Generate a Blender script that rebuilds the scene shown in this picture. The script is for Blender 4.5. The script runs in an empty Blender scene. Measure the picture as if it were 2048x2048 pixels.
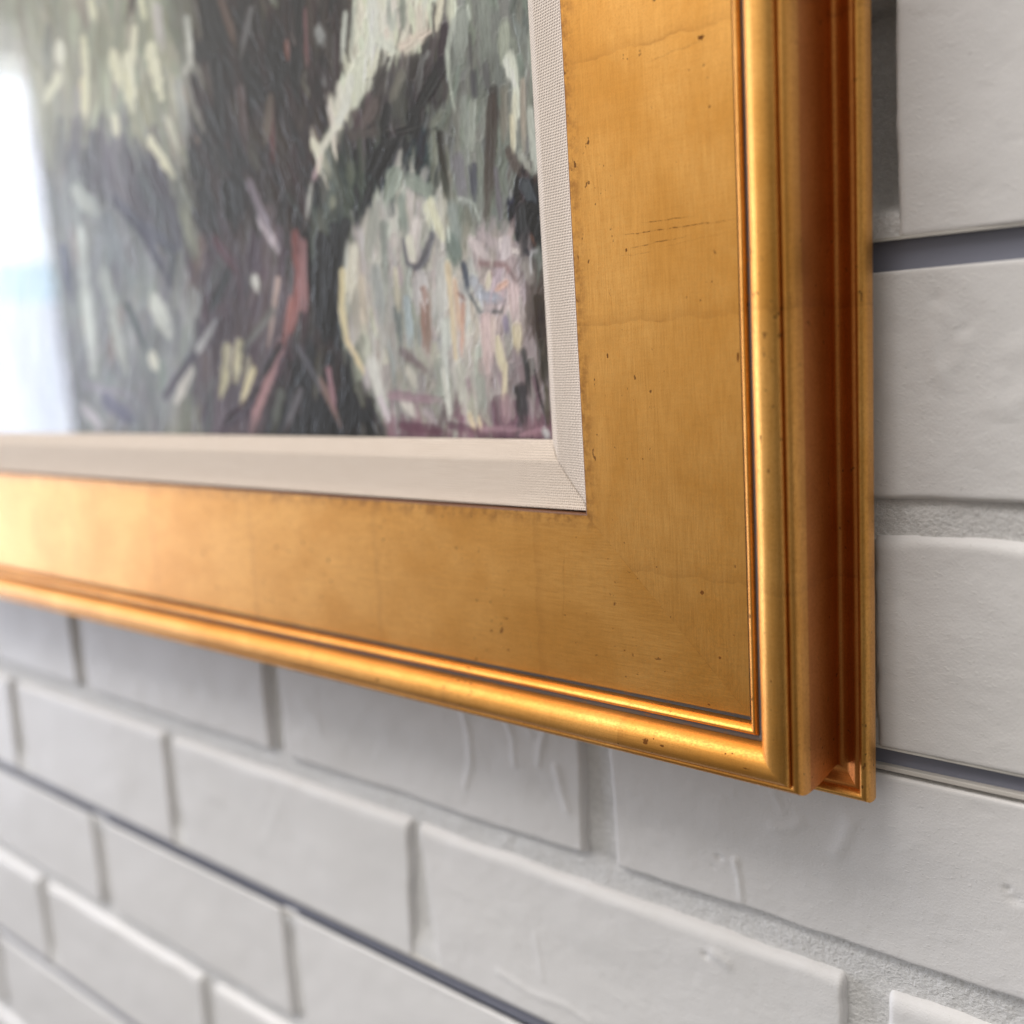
import bpy, math, random
import numpy as np
from mathutils import Matrix, Vector

random.seed(7)
rng = np.random.default_rng(11)
MM = 0.001
sc = bpy.context.scene
COL = sc.collection

# ------------------------------------------------------------------ camera
CAM = np.array([222.36, -298.0, -18.52])            # millimetres, wall surface is y = 0
ROT = (1.40901245, 0.06293117, 0.69784708)
cam_data = bpy.data.cameras.new("camera")
cam = bpy.data.objects.new("camera", cam_data)
COL.objects.link(cam)
cam.location = CAM * MM
cam.rotation_mode = 'XYZ'
cam.rotation_euler = ROT
cam_data.sensor_width = 36
cam_data.lens = 36.0
cam_data.clip_start = 0.01
cam_data.clip_end = 50
cam_data.dof.use_dof = True
cam_data.dof.focus_distance = 0.318
cam_data.dof.aperture_fstop = 4.9
sc.camera = cam
sc.render.resolution_x = 1024
sc.render.resolution_y = 1024

# ------------------------------------------------------------------ light
world = bpy.data.worlds.new("World")
sc.world = world
world.use_nodes = True
wn = world.node_tree.nodes
# a plain room: pale ceiling, darker floor
_tc = wn.new("ShaderNodeTexCoord")
_sp = wn.new("ShaderNodeSeparateXYZ")
_mr = wn.new("ShaderNodeMapRange")
_mr.inputs["From Min"].default_value = -0.4
_mr.inputs["From Max"].default_value = 0.6
_mr.inputs["To Min"].default_value = 0.10
_mr.inputs["To Max"].default_value = 0.74
world.node_tree.links.new(_tc.outputs["Generated"], _sp.inputs[0])
world.node_tree.links.new(_sp.outputs[2], _mr.inputs["Value"])
_mx = wn.new("ShaderNodeMapRange")            # the window side of the room is the lighter one
_mx.inputs["From Min"].default_value = -1.0
_mx.inputs["From Max"].default_value = 1.0
_mx.inputs["To Min"].default_value = 1.6
_mx.inputs["To Max"].default_value = 0.5
_ml = wn.new("ShaderNodeMath")
_ml.operation = 'MULTIPLY'
world.node_tree.links.new(_sp.outputs[0], _mx.inputs["Value"])
world.node_tree.links.new(_mr.outputs["Result"], _ml.inputs[0])
world.node_tree.links.new(_mx.outputs["Result"], _ml.inputs[1])
world.node_tree.links.new(_ml.outputs[0], wn["Background"].inputs[1])
wn["Background"].inputs[0].default_value = (1.0, 0.95, 0.90, 1)


def area(name, loc, look, sx, sy, L, color):
    d = bpy.data.lights.new(name, 'AREA')
    d.shape = 'RECTANGLE'
    d.size = sx
    d.size_y = sy
    d.energy = L * math.pi * sx * sy
    d.color = color
    o = bpy.data.objects.new(name, d)
    COL.objects.link(o)
    o.location = loc
    v = Vector(look) - Vector(loc)
    o.rotation_euler = v.to_track_quat('-Z', 'Z').to_euler()
    return o


def area_m(name, loc, ax, ay, sx, sy, L, color):
    """rectangle lamp with explicit width axis ax and height axis ay, shining along -(ax x ay)"""
    o = area(name, loc, (0, 0, 0), sx, sy, L, color)
    ax, ay = Vector(ax).normalized(), Vector(ay).normalized()
    az = ax.cross(ay)
    m = Matrix((ax, ay, az)).transposed()
    o.rotation_euler = m.to_euler()
    return o


# daylight window in the side wall on the left (it is what the glass mirrors)
area_m("window_light_upper", (-3.0, -0.775, 0.60), (0, -1, 0), (0, 0, 1), 1.15, 0.55, 7.4, (0.82, 0.87, 1.0))
area_m("window_light_band", (-3.0, -0.775, 0.265), (0, -1, 0), (0, 0, 1), 1.15, 0.12, 5.6, (0.56, 0.78, 1.0))
area_m("window_light_lower", (-3.0, -0.775, -0.52), (0, -1, 0), (0, 0, 1), 1.15, 1.45, 5.6, (0.78, 0.83, 1.0))
area_m("window_fade_strip", (-3.0, -0.775, 0.905), (0, -1, 0), (0, 0, 1), 1.15, 0.06, 3.6, (0.92, 0.95, 1.0))  # added dimmer strip, softens the top edge of the window's reflection
area_m("window_fade_strip_upper", (-3.0, -0.775, 0.985), (0, -1, 0), (0, 0, 1), 1.15, 0.10, 1.2, (0.95, 0.96, 1.0))  # second added strip, fainter, finishing the fade above the window
# soft ceiling light of the room, and an unseen lamp added high up to brighten the gold
area("ceiling_light", (-0.6, -1.0, 1.75), (-0.1, 0, -0.1), 1.7, 1.2, 4.7, (1.0, 0.965, 0.94))
area("gold_fill_light", (-1.4, -1.9, 2.7), (0, 0, -0.1), 2.6, 1.2, 2.2, (1.0, 0.97, 0.94))

vs = sc.view_settings
vs.view_transform = 'Standard'
vs.look = 'None'
vs.exposure = 0
vs.gamma = 1

# ------------------------------------------------------------------ helpers


def ray(x, y):
    a, b, c = ROT
    m = (Matrix.Rotation(c, 3, 'Z') @ Matrix.Rotation(b, 3, 'Y') @ Matrix.Rotation(a, 3, 'X'))
    return np.array(m @ Vector(((x - 1024) / 2048.0, -(y - 1024) / 2048.0, -1.0)))


_R = np.array(Matrix.Rotation(ROT[2], 3, 'Z') @ Matrix.Rotation(ROT[1], 3, 'Y') @ Matrix.Rotation(ROT[0], 3, 'X'))


def on_plane(pts, dep):
    """measured photo points -> (X, Z) in mm on a plane dep mm in front of the wall"""
    pts = np.asarray(pts, float)
    d = np.stack([(pts[:, 0] - 1024) / 2048, -(pts[:, 1] - 1024) / 2048, -np.ones(len(pts))], 1) @ _R.T
    t = (-dep - CAM[1]) / d[:, 1]
    return np.stack([CAM[0] + d[:, 0] * t, CAM[2] + d[:, 2] * t], 1)


def hashn(ix, iy, seed):
    h = (ix.astype(np.int64) * 374761393 + iy.astype(np.int64) * 668265263 + seed * 974634777) & 0x7fffffff
    h = ((h ^ (h >> 13)) * 1274126177) & 0x7fffffff
    h = (h ^ (h >> 16)) & 0xffff
    return h / 65535.0


def vnoise(x, y, seed=0):
    x = np.asarray(x, float)
    y = np.asarray(y, float)
    ix = np.floor(x)
    iy = np.floor(y)
    fx = x - ix
    fy = y - iy
    fx = fx * fx * (3 - 2 * fx)
    fy = fy * fy * (3 - 2 * fy)
    a = hashn(ix, iy, seed)
    b = hashn(ix + 1, iy, seed)
    c = hashn(ix, iy + 1, seed)
    d = hashn(ix + 1, iy + 1, seed)
    return (a * (1 - fx) + b * fx) * (1 - fy) + (c * (1 - fx) + d * fx) * fy - 0.5


def sstep(e0, e1, x):
    t = np.clip((x - e0) / (e1 - e0), 0, 1)
    return t * t * (3 - 2 * t)


def link(name, mesh, mat=None, parent=None, loc=None, kind=None, label=None, smooth=True):
    o = bpy.data.objects.new(name, mesh)
    COL.objects.link(o)
    if mat is not None and not mesh.materials:
        mesh.materials.append(mat)
    if parent is not None:
        o.parent = parent
    if loc is not None:
        o.location = loc
    if kind:
        o["kind"] = kind
    if label:
        o["label"] = label
    if smooth:
        mesh.polygons.foreach_set("use_smooth", np.ones(len(mesh.polygons), bool))
    return o


def grid_mesh(name, P, extra_faces=None):
    """P: (n, m, 3) vertex grid -> quad mesh"""
    n, m, _ = P.shape
    me = bpy.data.meshes.new(name)
    me.vertices.add(n * m)
    me.vertices.foreach_set("co", P.reshape(-1).astype(np.float32))
    i = np.arange(n - 1)[:, None] * m + np.arange(m - 1)[None, :]
    q = np.stack([i, i + 1, i + m + 1, i + m], -1).reshape(-1)
    nf = (n - 1) * (m - 1)
    me.loops.add(nf * 4)
    me.loops.foreach_set("vertex_index", q.astype(np.int32))
    me.polygons.add(nf)
    me.polygons.foreach_set("loop_start", np.arange(0, nf * 4, 4, dtype=np.int32))
    me.update(calc_edges=True)
    return me


# ------------------------------------------------------------------ materials
class NT:
    def __init__(s, name):
        s.m = bpy.data.materials.new(name)
        s.m.use_nodes = True
        s.t = s.m.node_tree
        s.n = s.t.nodes
        s.b = s.n["Principled BSDF"]
        s.out = s.n["Material Output"]

    def new(s, typ, **kw):
        nd = s.n.new(typ)
        for k, v in kw.items():
            setattr(nd, k, v)
        return nd

    def set(s, sock, v):
        if isinstance(v, bpy.types.NodeSocket):
            s.t.links.new(v, sock)
        elif isinstance(v, (tuple, list)) and len(v) == 3 and sock.type == 'RGBA':
            sock.default_value = (*v, 1)
        else:
            sock.default_value = v

    def math(s, op, a, b=None, c=None, clamp=False):
        nd = s.new("ShaderNodeMath", operation=op, use_clamp=clamp)
        s.set(nd.inputs[0], a)
        if b is not None:
            s.set(nd.inputs[1], b)
        if c is not None:
            s.set(nd.inputs[2], c)
        return nd.outputs[0]

    def noise(s, vec, scale, detail=2, rough=0.5, dist=0.0):
        nd = s.new("ShaderNodeTexNoise")
        s.set(nd.inputs["Vector"], vec)
        nd.inputs["Scale"].default_value = scale
        nd.inputs["Detail"].default_value = detail
        nd.inputs["Roughness"].default_value = rough
        nd.inputs["Distortion"].default_value = dist
        return nd.outputs["Fac"]

    def scalev(s, vec, v):
        nd = s.new("ShaderNodeVectorMath", operation='MULTIPLY')
        s.set(nd.inputs[0], vec)
        nd.inputs[1].default_value = v
        return nd.outputs[0]

    def ramp(s, fac, a, b, lo=0.0, hi=1.0, smooth=True):
        nd = s.new("ShaderNodeMapRange", interpolation_type='SMOOTHSTEP' if smooth else 'LINEAR')
        s.set(nd.inputs["Value"], fac)
        nd.inputs["From Min"].default_value = a
        nd.inputs["From Max"].default_value = b
        nd.inputs["To Min"].default_value = lo
        nd.inputs["To Max"].default_value = hi
        return nd.outputs["Result"]

    def mix(s, fac, a, b, blend='MIX'):
        nd = s.new("ShaderNodeMix", data_type='RGBA', blend_type=blend)
        s.set(nd.inputs[0], fac)
        s.set(nd.inputs[6], a)
        s.set(nd.inputs[7], b)
        return nd.outputs[2]

    def bump(s, h, strength, dist, normal=None):
        nd = s.new("ShaderNodeBump")
        nd.inputs["Strength"].default_value = strength
        nd.inputs["Distance"].default_value = dist
        s.set(nd.inputs["Height"], h)
        if normal is not None:
            s.set(nd.inputs["Normal"], normal)
        return nd.outputs[0]


def mat_brick():
    M = NT("painted_brick")
    pos = M.new("ShaderNodeNewGeometry").outputs["Position"]
    c = M.noise(pos, 9, 3)
    col = M.mix(M.ramp(c, 0.3, 0.7), (0.79, 0.78, 0.765), (0.83, 0.82, 0.81))
    rnd = M.new("ShaderNodeObjectInfo").outputs["Random"]
    col = M.mix(M.ramp(rnd, 0, 1, 0, 0.22), col, (0.72, 0.70, 0.685))
    pores = M.noise(pos, 700, 2, 0.5)
    col = M.mix(M.ramp(pores, 0.70, 0.76, 0, 0.35), col, (0.45, 0.43, 0.41))
    # faint scuffs of its own
    sc_ = M.noise(M.scalev(pos, (1, 1, 2.2)), 60, 4, 0.7)
    col = M.mix(M.ramp(sc_, 0.60, 0.85, 0, 0.25), col, (0.62, 0.605, 0.58))
    M.set(M.b.inputs["Base Color"], col)
    M.b.inputs["Roughness"].default_value = 0.5
    M.b.inputs["Specular IOR Level"].default_value = 0.4
    n1 = M.noise(pos, 1300, 3, 0.6)
    n2 = M.noise(M.scalev(pos, (1, 1, 1.6)), 420, 3, 0.62, 0.0)
    pk = M.ramp(n2, 0.56, 0.72)
    n3 = M.noise(pos, 110, 2, 0.5)
    h = M.math('ADD', M.math('MULTIPLY', n1, 0.75), M.math('MULTIPLY', pk, 0.35))
    h = M.math('ADD', h, M.math('MULTIPLY', n3, 0.9))
    M.set(M.b.inputs["Normal"], M.bump(h, 0.45, 0.00036))
    return M.m


def mat_mortar():
    M = NT("painted_mortar")
    pos = M.new("ShaderNodeNewGeometry").outputs["Position"]
    c = M.noise(pos, 500, 3, 0.6)
    col = M.mix(M.ramp(c, 0.35, 0.65), (0.78, 0.775, 0.76), (0.86, 0.855, 0.84))
    M.set(M.b.inputs["Base Color"], col)
    M.b.inputs["Roughness"].default_value = 0.65
    n1 = M.noise(pos, 1000, 4, 0.7)
    n2 = M.noise(pos, 520, 2, 0.5)
    h = M.math('ADD', n1, M.math('MULTIPLY', n2, 0.7))
    M.set(M.b.inputs["Normal"], M.bump(h, 0.9, 0.0010))
    return M.m


def mat_plain(name, col, rough, metallic=0.0, spec=0.5):
    M = NT(name)
    pos = M.new("ShaderNodeNewGeometry").outputs["Position"]
    n = M.noise(M.scalev(pos, (0.3, 1, 1)), 260, 3, 0.6)
    dark = tuple(v * 0.86 for v in col)
    M.set(M.b.inputs["Base Color"], M.mix(n, dark, col))
    M.b.inputs["Roughness"].default_value = rough
    M.b.inputs["Metallic"].default_value = metallic
    M.b.inputs["Specular IOR Level"].default_value = spec
    return M.m


def mat_gold(name, tone=1.0, spots=(), lines=(), groove=False, seamw=0.078):
    """gold leaf in the rail's own coordinates: x along the rail, y across it (0 = outer edge), z out of the wall"""
    M = NT(name)
    obj = M.new("ShaderNodeTexCoord").outputs["Object"]
    sep = M.new("ShaderNodeSeparateXYZ")
    M.set(sep.inputs[0], obj)
    X, Y, Z = sep.outputs
    # leaf tone: broad cloudiness, fine brushing along the rail, fine weave across
    cloud = M.noise(M.scalev(obj, (1, 1.3, 1)), 26, 4, 0.6, 0.4)
    streak = M.noise(M.scalev(obj, (0.05, 1, 1)), 2300, 3, 0.6)
    cross = M.noise(M.scalev(obj, (1, 0.10, 1)), 900, 2, 0.6)
    grain = M.noise(obj, 1500, 2, 0.6)
    col = M.mix(M.ramp(cloud, 0.25, 0.75), (0.75, 0.350, 0.060), (0.92, 0.490, 0.125))
    f = M.math('ADD', M.math('MULTIPLY', M.ramp(streak, 0.3, 0.75), 0.36), M.math('MULTIPLY', M.ramp(cross, 0.35, 0.75), 0.08))
    f = M.math('ADD', f, M.math('MULTIPLY', M.ramp(grain, 0.35, 0.8), 0.42))
    col = M.mix(f, col, (0.50, 0.215, 0.030))
    # overlaps of the leaves: a slightly darker line every few centimetres, uneven
    wob = M.noise(M.scalev(obj, (0.0, 1, 1)), 60, 3, 0.7)
    xs = M.math('ADD', X, M.math('MULTIPLY', wob, 0.006))
    ph = M.math('FRACT', M.math('DIVIDE', M.math('ADD', xs, 10.0), seamw))
    seam = M.math('MULTIPLY', M.ramp(ph, 0.0, 0.018, 1, 0), M.ramp(M.noise(obj, 70, 3, 0.7), 0.45, 0.68, 0.0, 0.28))
    step = M.ramp(ph, 0.0, 0.06, 0.16, 0.0)
    col = M.mix(M.math('ADD', seam, step), col, (0.36, 0.14, 0.02))
    # rubbed specks of brown clay
    sp = M.noise(M.scalev(obj, (0.7, 1, 1)), 520, 2, 0.5)
    spa = M.noise(obj, 30, 2, 0.5)
    thr = M.ramp(M.math('SUBTRACT', sp, M.math('MULTIPLY', M.ramp(spa, 0.40, 0.70, 0.10, 0.0), 1.0)), 0.652, 0.705)
    col = M.mix(M.math('MULTIPLY', thr, 0.8), col, (0.085, 0.026, 0.008))
    rough = M.ramp(grain, 0.3, 0.8, 0.38, 0.55)
    if name == "gold_leaf_bead_chipped":
        rough = M.ramp(grain, 0.3, 0.8, 0.48, 0.64)
    mask_all = None
    nd_ = M.noise(obj, 700, 3, 0.7)
    for (sx_, sy_, rx_, ry_) in spots:
        dx = M.math('DIVIDE', M.math('SUBTRACT', X, sx_ * MM), rx_ * MM)
        dy = M.math('DIVIDE', M.math('SUBTRACT', Y, sy_ * MM), ry_ * MM)
        d2 = M.math('ADD', M.math('MULTIPLY', dx, dx), M.math('MULTIPLY', dy, dy))
        d2 = M.math('ADD', d2, M.math('MULTIPLY', M.math('SUBTRACT', nd_, 0.5), 4.5))
        k = M.ramp(d2, 0.7, 1.0, 1, 0)
        mask_all = k if mask_all is None else M.math('MAXIMUM', mask_all, k)
    for (x0, y0, x1, y1, w_, s_) in lines:
        L = math.hypot(x1 - x0, y1 - y0)
        ux, uy = (x1 - x0) / L, (y1 - y0) / L
        a = M.math('ADD', M.math('MULTIPLY', M.math('SUBTRACT', X, x0 * MM), ux), M.math('MULTIPLY', M.math('SUBTRACT', Y, y0 * MM), uy))
        b = M.math('SUBTRACT', M.math('MULTIPLY', M.math('SUBTRACT', X, x0 * MM), -uy), M.math('MULTIPLY', M.math('SUBTRACT', Y, y0 * MM), -ux))
        b = M.math('ABSOLUTE', M.math('ADD', b, M.math('MULTIPLY', M.math('SUBTRACT', M.noise(obj, 120, 3, 0.6), 0.5), 0.0016)))
        k = M.ramp(b, w_ * MM * 0.35, w_ * MM, 1, 0)
        k = M.math('MULTIPLY', k, M.ramp(a, 0.0, L * MM * 0.25, 0, 1))
        k = M.math('MULTIPLY', k, M.ramp(a, L * MM * 0.7, L * MM, 1, 0))
        k = M.math('MULTIPLY', k, M.ramp(nd_, 0.40, 0.58, 0.15, s_))
        mask_all = k if mask_all is None else M.math('MAXIMUM', mask_all, k)
    if "panel" in name:      # hairline of the mitre under the leaf
        hl_ = (800.0 if "upright" in name else 1040.0) / 2 * MM
        md = M.math('ABSOLUTE', M.math('SUBTRACT', M.math('SUBTRACT', hl_, M.math('ABSOLUTE', X)), Y))
        mk = M.math('MULTIPLY', M.ramp(md, 0.00004, 0.00022, 1, 0), M.ramp(M.noise(obj, 160, 3, 0.7), 0.45, 0.60, 0.0, 0.55))
        col = M.mix(mk, col, (0.22, 0.08, 0.015))
    if "panel" in name:      # toning rubbed in beside the liner
        edge = M.math('MULTIPLY', M.ramp(Y, 0.079, 0.0862), M.ramp(M.noise(obj, 260, 4, 0.75), 0.38, 0.66, 0.05, 0.75))
        col = M.mix(edge, col, (0.30, 0.115, 0.020))
    if mask_all is not None:
        col = M.mix(M.math('MULTIPLY', mask_all, 0.85), col, (0.09, 0.022, 0.006))
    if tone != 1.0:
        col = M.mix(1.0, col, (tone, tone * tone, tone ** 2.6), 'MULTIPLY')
    M.set(M.b.inputs["Base Color"], col)
    dm = M.math('SUBTRACT', 1.0, M.math('MULTIPLY', thr, 0.7))
    if mask_all is not None:
        dm = M.math('MULTIPLY', dm, M.math('SUBTRACT', 1.0, M.math('MULTIPLY', mask_all, 0.9)))
    M.set(M.b.inputs["Metallic"], dm)
    M.set(M.b.inputs["Roughness"], rough)
    M.set(M.b.inputs["Coat Weight"], M.math("MULTIPLY", M.math("POWER", dm, 3.0), 0.40))
    M.set(M.b.inputs["Specular IOR Level"], M.math("MULTIPLY", dm, 0.5))
    M.b.inputs["Coat Roughness"].default_value = 0.40
    M.b.inputs["Coat IOR"].default_value = 1.5
    h = M.math('ADD', M.math('MULTIPLY', streak, 0.8), M.math('MULTIPLY', grain, 0.35))
    h = M.math('ADD', h, M.math('MULTIPLY', cross, 0.4))
    h = M.math('SUBTRACT', h, M.math('MULTIPLY', thr, 0.6))
    nb = M.bump(h, 0.35, 0.00008)
    big = M.noise(M.scalev(obj, (0.6, 1, 1)), 35, 2, 0.5)
    nb = M.bump(big, 0.25, 0.0012, nb)
    M.set(M.b.inputs["Normal"], nb)
    return M.m


def mat_linen(L):
    M = NT("linen_weave")
    obj = M.new("ShaderNodeTexCoord").outputs["Object"]
    sep = M.new("ShaderNodeSeparateXYZ")
    wv = M.new("ShaderNodeVectorMath", operation='ADD')
    M.set(wv.inputs[0], obj)
    nz = M.new("ShaderNodeTexNoise")
    nz.inputs["Scale"].default_value = 180
    M.set(nz.inputs["Vector"], obj)
    sc2 = M.new("ShaderNodeVectorMath", operation='SCALE')
    M.set(sc2.inputs[0], nz.outputs["Color"])
    sc2.inputs["Scale"].default_value = 0.00045
    M.set(wv.inputs[1], sc2.outputs[0])
    M.set(sep.inputs[0], wv.outputs[0])
    X, Y, Z = sep.outputs
    p = 0.00086
    sx = M.math('SINE', M.math('MULTIPLY', X, 2 * math.pi / p))
    sy = M.math('SINE', M.math('MULTIPLY', Y, 2 * math.pi / p))
    # holes of the weave where both thread systems part
    hx = M.math('MULTIPLY', M.math('ADD', sx, 1), 0.5)
    hy = M.math('MULTIPLY', M.math('ADD', sy, 1), 0.5)
    hole = M.math('MULTIPLY', hx, hy)
    over = M.math('MULTIPLY', M.math('SINE', M.math('MULTIPLY', X, math.pi / p)), M.math('SINE', M.math('MULTIPLY', Y, math.pi / p)))
    slubx = M.noise(M.scalev(obj, (0.05, 1, 1)), 1500, 2, 0.6)
    sluby = M.noise(M.scalev(obj, (1, 0.05, 1)), 1500, 2, 0.6)
    col = M.mix(M.ramp(slubx, 0.1, 0.9), (0.68, 0.575, 0.475), (0.80, 0.70, 0.60))
    col = M.mix(M.ramp(sluby, 0.35, 0.7, 0, 0.5), col, (0.79, 0.68, 0.58))
    col = M.mix(M.ramp(hole, 0.12, 0.60, 0.0, 0.95), col, (0.15, 0.105, 0.075))
    # cut of the mitre: distance to the 45 degree line, frayed a little
    so = M.new("ShaderNodeSeparateXYZ")
    M.set(so.inputs[0], obj)
    dm_ = M.math('SUBTRACT', M.math('SUBTRACT', L / 2 * MM, M.math('ABSOLUTE', so.outputs[0])), so.outputs[1])
    dm_ = M.math('ADD', dm_, M.math('MULTIPLY', M.math('SUBTRACT', M.noise(obj, 150, 1, 0.5), 0.5), 0.0022))
    dm_ = M.math('ADD', dm_, M.math('MULTIPLY', M.math('SUBTRACT', M.noise(obj, 900, 2, 0.6), 0.5), 0.0009))
    cut = M.ramp(M.math('ABSOLUTE', dm_), 0.00012, 0.00042, 1, 0)
    col = M.mix(M.math('MULTIPLY', cut, 0.75), col, (0.26, 0.20, 0.14))
    M.set(M.b.inputs["Base Color"], col)
    M.b.inputs["Roughness"].default_value = 0.85
    M.b.inputs["Specular IOR Level"].default_value = 0.2
    M.b.inputs["Sheen Weight"].default_value = 0.25
    h = M.math('ADD', M.math('MULTIPLY', over, 0.4), M.math('MULTIPLY', hole, -1.0))
    h = M.math('SUBTRACT', h, M.math('MULTIPLY', cut, 1.5))
    M.set(M.b.inputs["Normal"], M.bump(h, 0.7, 0.00016))
    return M.m


def mat_painting():
    M = NT("oil_paint")
    at_ = M.new("ShaderNodeAttribute", attribute_name="paint")
    obj = M.new("ShaderNodeTexCoord").outputs["Object"]
    n = M.noise(M.scalev(obj, (1, 1, 0.16)), 1300, 3, 0.65)
    v = M.ramp(n, 0.25, 0.75, 0.84, 1.14)
    hs = M.new("ShaderNodeHueSaturation")
    M.set(hs.inputs["Color"], at_.outputs["Color"])
    M.set(hs.inputs["Value"], v)
    hs.inputs["Saturation"].default_value = 0.80
    M.set(M.b.inputs["Base Color"], hs.outputs[0])
    M.b.inputs["Roughness"].default_value = 0.33
    M.b.inputs["Specular IOR Level"].default_value = 0.5
    M.set(M.b.inputs["Normal"], M.bump(n, 0.2, 0.00012))
    return M.m


def mat_glass():
    M = NT("picture_glass")
    M.n.remove(M.b)
    tr = M.new("ShaderNodeBsdfTransparent")
    tr.inputs[0].default_value = (0.985, 0.99, 0.985, 1)
    gl = M.new("ShaderNodeBsdfGlossy")
    gl.inputs["Roughness"].default_value = 0.012
    geo = M.new("ShaderNodeNewGeometry")
    dt = M.new("ShaderNodeVectorMath", operation='DOT_PRODUCT')
    M.set(dt.inputs[0], geo.outputs["Normal"])
    M.set(dt.inputs[1], geo.outputs["Incoming"])
    c1 = M.math('SUBTRACT', 1.0, M.math('ABSOLUTE', dt.outputs["Value"]))
    F1 = M.math('ADD', M.math('MULTIPLY', M.math('POWER', c1, 5.0), 0.98), 0.018)
    # both faces of the sheet reflect: 2F / (1 + F)
    f = M.math('DIVIDE', M.math('MULTIPLY', F1, 2.0), M.math('ADD', F1, 1.0), clamp=True)
    mx = M.new("ShaderNodeMixShader")
    M.set(mx.inputs[0], f)
    M.set(mx.inputs[1], tr.outputs[0])
    M.set(mx.inputs[2], gl.outputs[0])
    M.set(M.out.inputs["Surface"], mx.outputs[0])
    return M.m


BRICK = mat_brick()
MORTAR = mat_mortar()
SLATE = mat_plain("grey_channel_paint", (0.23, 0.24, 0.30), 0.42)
LIP = mat_plain("channel_lip_paint", (0.60, 0.57, 0.52), 0.45)
EDGE = mat_plain("panel_edge_paint", (0.66, 0.64, 0.59), 0.6)
LINEN_W, LINEN_H = mat_linen(1040.0), mat_linen(800.0)
PAINT = mat_painting()
GLASS = mat_glass()
WOOD = mat_plain("bare_wood_back", (0.30, 0.19, 0.10), 0.8)

# ------------------------------------------------------------------ the brick slat wall
S = 76.2
GAP = 4.7
wall = bpy.data.objects.new("brick_wall", None)
COL.objects.link(wall)
wall["label"] = "white painted brick slat wall with thin dark grey horizontal channels, behind the picture frame"
wall["category"] = "wall"

XL, XR = -1420.0, 820.0
# raised drips, ridges, dimples and pits in the paint, measured on the wall: (points px, width mm, height mm)
RIDGES = [
    ([(925, 1418), (938, 1470), (942, 1530), (930, 1572)], 2.6, 0.75),
    ([(1012, 1440), (1026, 1478), (1030, 1530)], 2.4, 0.7),
    ([(1092, 1450), (1082, 1490), (1076, 1530)], 2.2, 0.7),
    ([(1046, 1440), (1062, 1470)], 2.0, 0.4),
    ([(1112, 1535), (1122, 1580), (1134, 1620)], 3.0, 0.8),
    ([(1470, 1722), (1478, 1760), (1482, 1800)], 1.5, 0.9),
    ([(1545, 1580), (1565, 1625)], 2.2, 0.35),
    ([(1545, 1655), (1580, 1660), (1600, 1645)], 3.0, 0.45),
    ([(1672, 1705), (1690, 1680), (1700, 1650)], 3.5, 0.6),
    ([(1430, 1905), (1455, 1925)], 3.0, 0.8),
    ([(1070, 1870), (1085, 1960)], 1.6, 0.4),
    ([(1000, 1945), (1060, 1985), (1130, 2010), (1180, 2045)], 2.4, 0.6),
    ([(1890, 630), (1930, 680), (1905, 730), (1880, 745)], 4.0, 0.40),
    ([(1865, 660), (1870, 720), (1885, 765)], 3.0, 0.45),
    ([(1985, 810), (2020, 820), (2045, 790)], 4.5, 0.4),
    ([(2030, 700), (2048, 690)], 5.0, 0.5),
    ([(1790, 790), (1830, 900), (1900, 960)], 6.0, 0.2),
    ([(1860, 520), (1990, 610)], 7.0, 0.18),
    ([(1950, 1180), (2040, 1260)], 6.0, 0.2),
    ([(1800, 1230), (1830, 1330)], 5.0, 0.2),
    ([(600, 1400), (640, 1450)], 5.0, 0.4), ([(345, 1495), (365, 1530)], 6.0, 0.5),
    ([(420, 1590), (440, 1600)], 6.0, 0.5), ([(560, 1600), (530, 1680)], 4.0, 0.3),
]
PITS = [((1438, 1715), 2.2, 0.7), ((1425, 1735), 1.5, 0.5), ((1412, 1910), 3.0, 0.7), ((2015, 1778), 2.0, 0.9), ((2030, 1800), 4.0, 0.5),
        ((1870, 600), 3.5, 0.3), ((1920, 660), 4.0, 0.3), ((1740, 1862), 1.2, 0.3), ((1895, 1840), 1.0, 0.4),
        ((1850, 1870), 0.9, 0.35), ((2000, 1860), 1.0, 0.4), ((870, 1990), 6.0, 0.3), ((1150, 1440), 5.0, 0.3)]
RIDGES = [(on_plane(p, 0), w, h) for p, w, h in RIDGES]
PITS = [(on_plane([p], 0)[0], w, h) for p, w, h in PITS]


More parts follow.
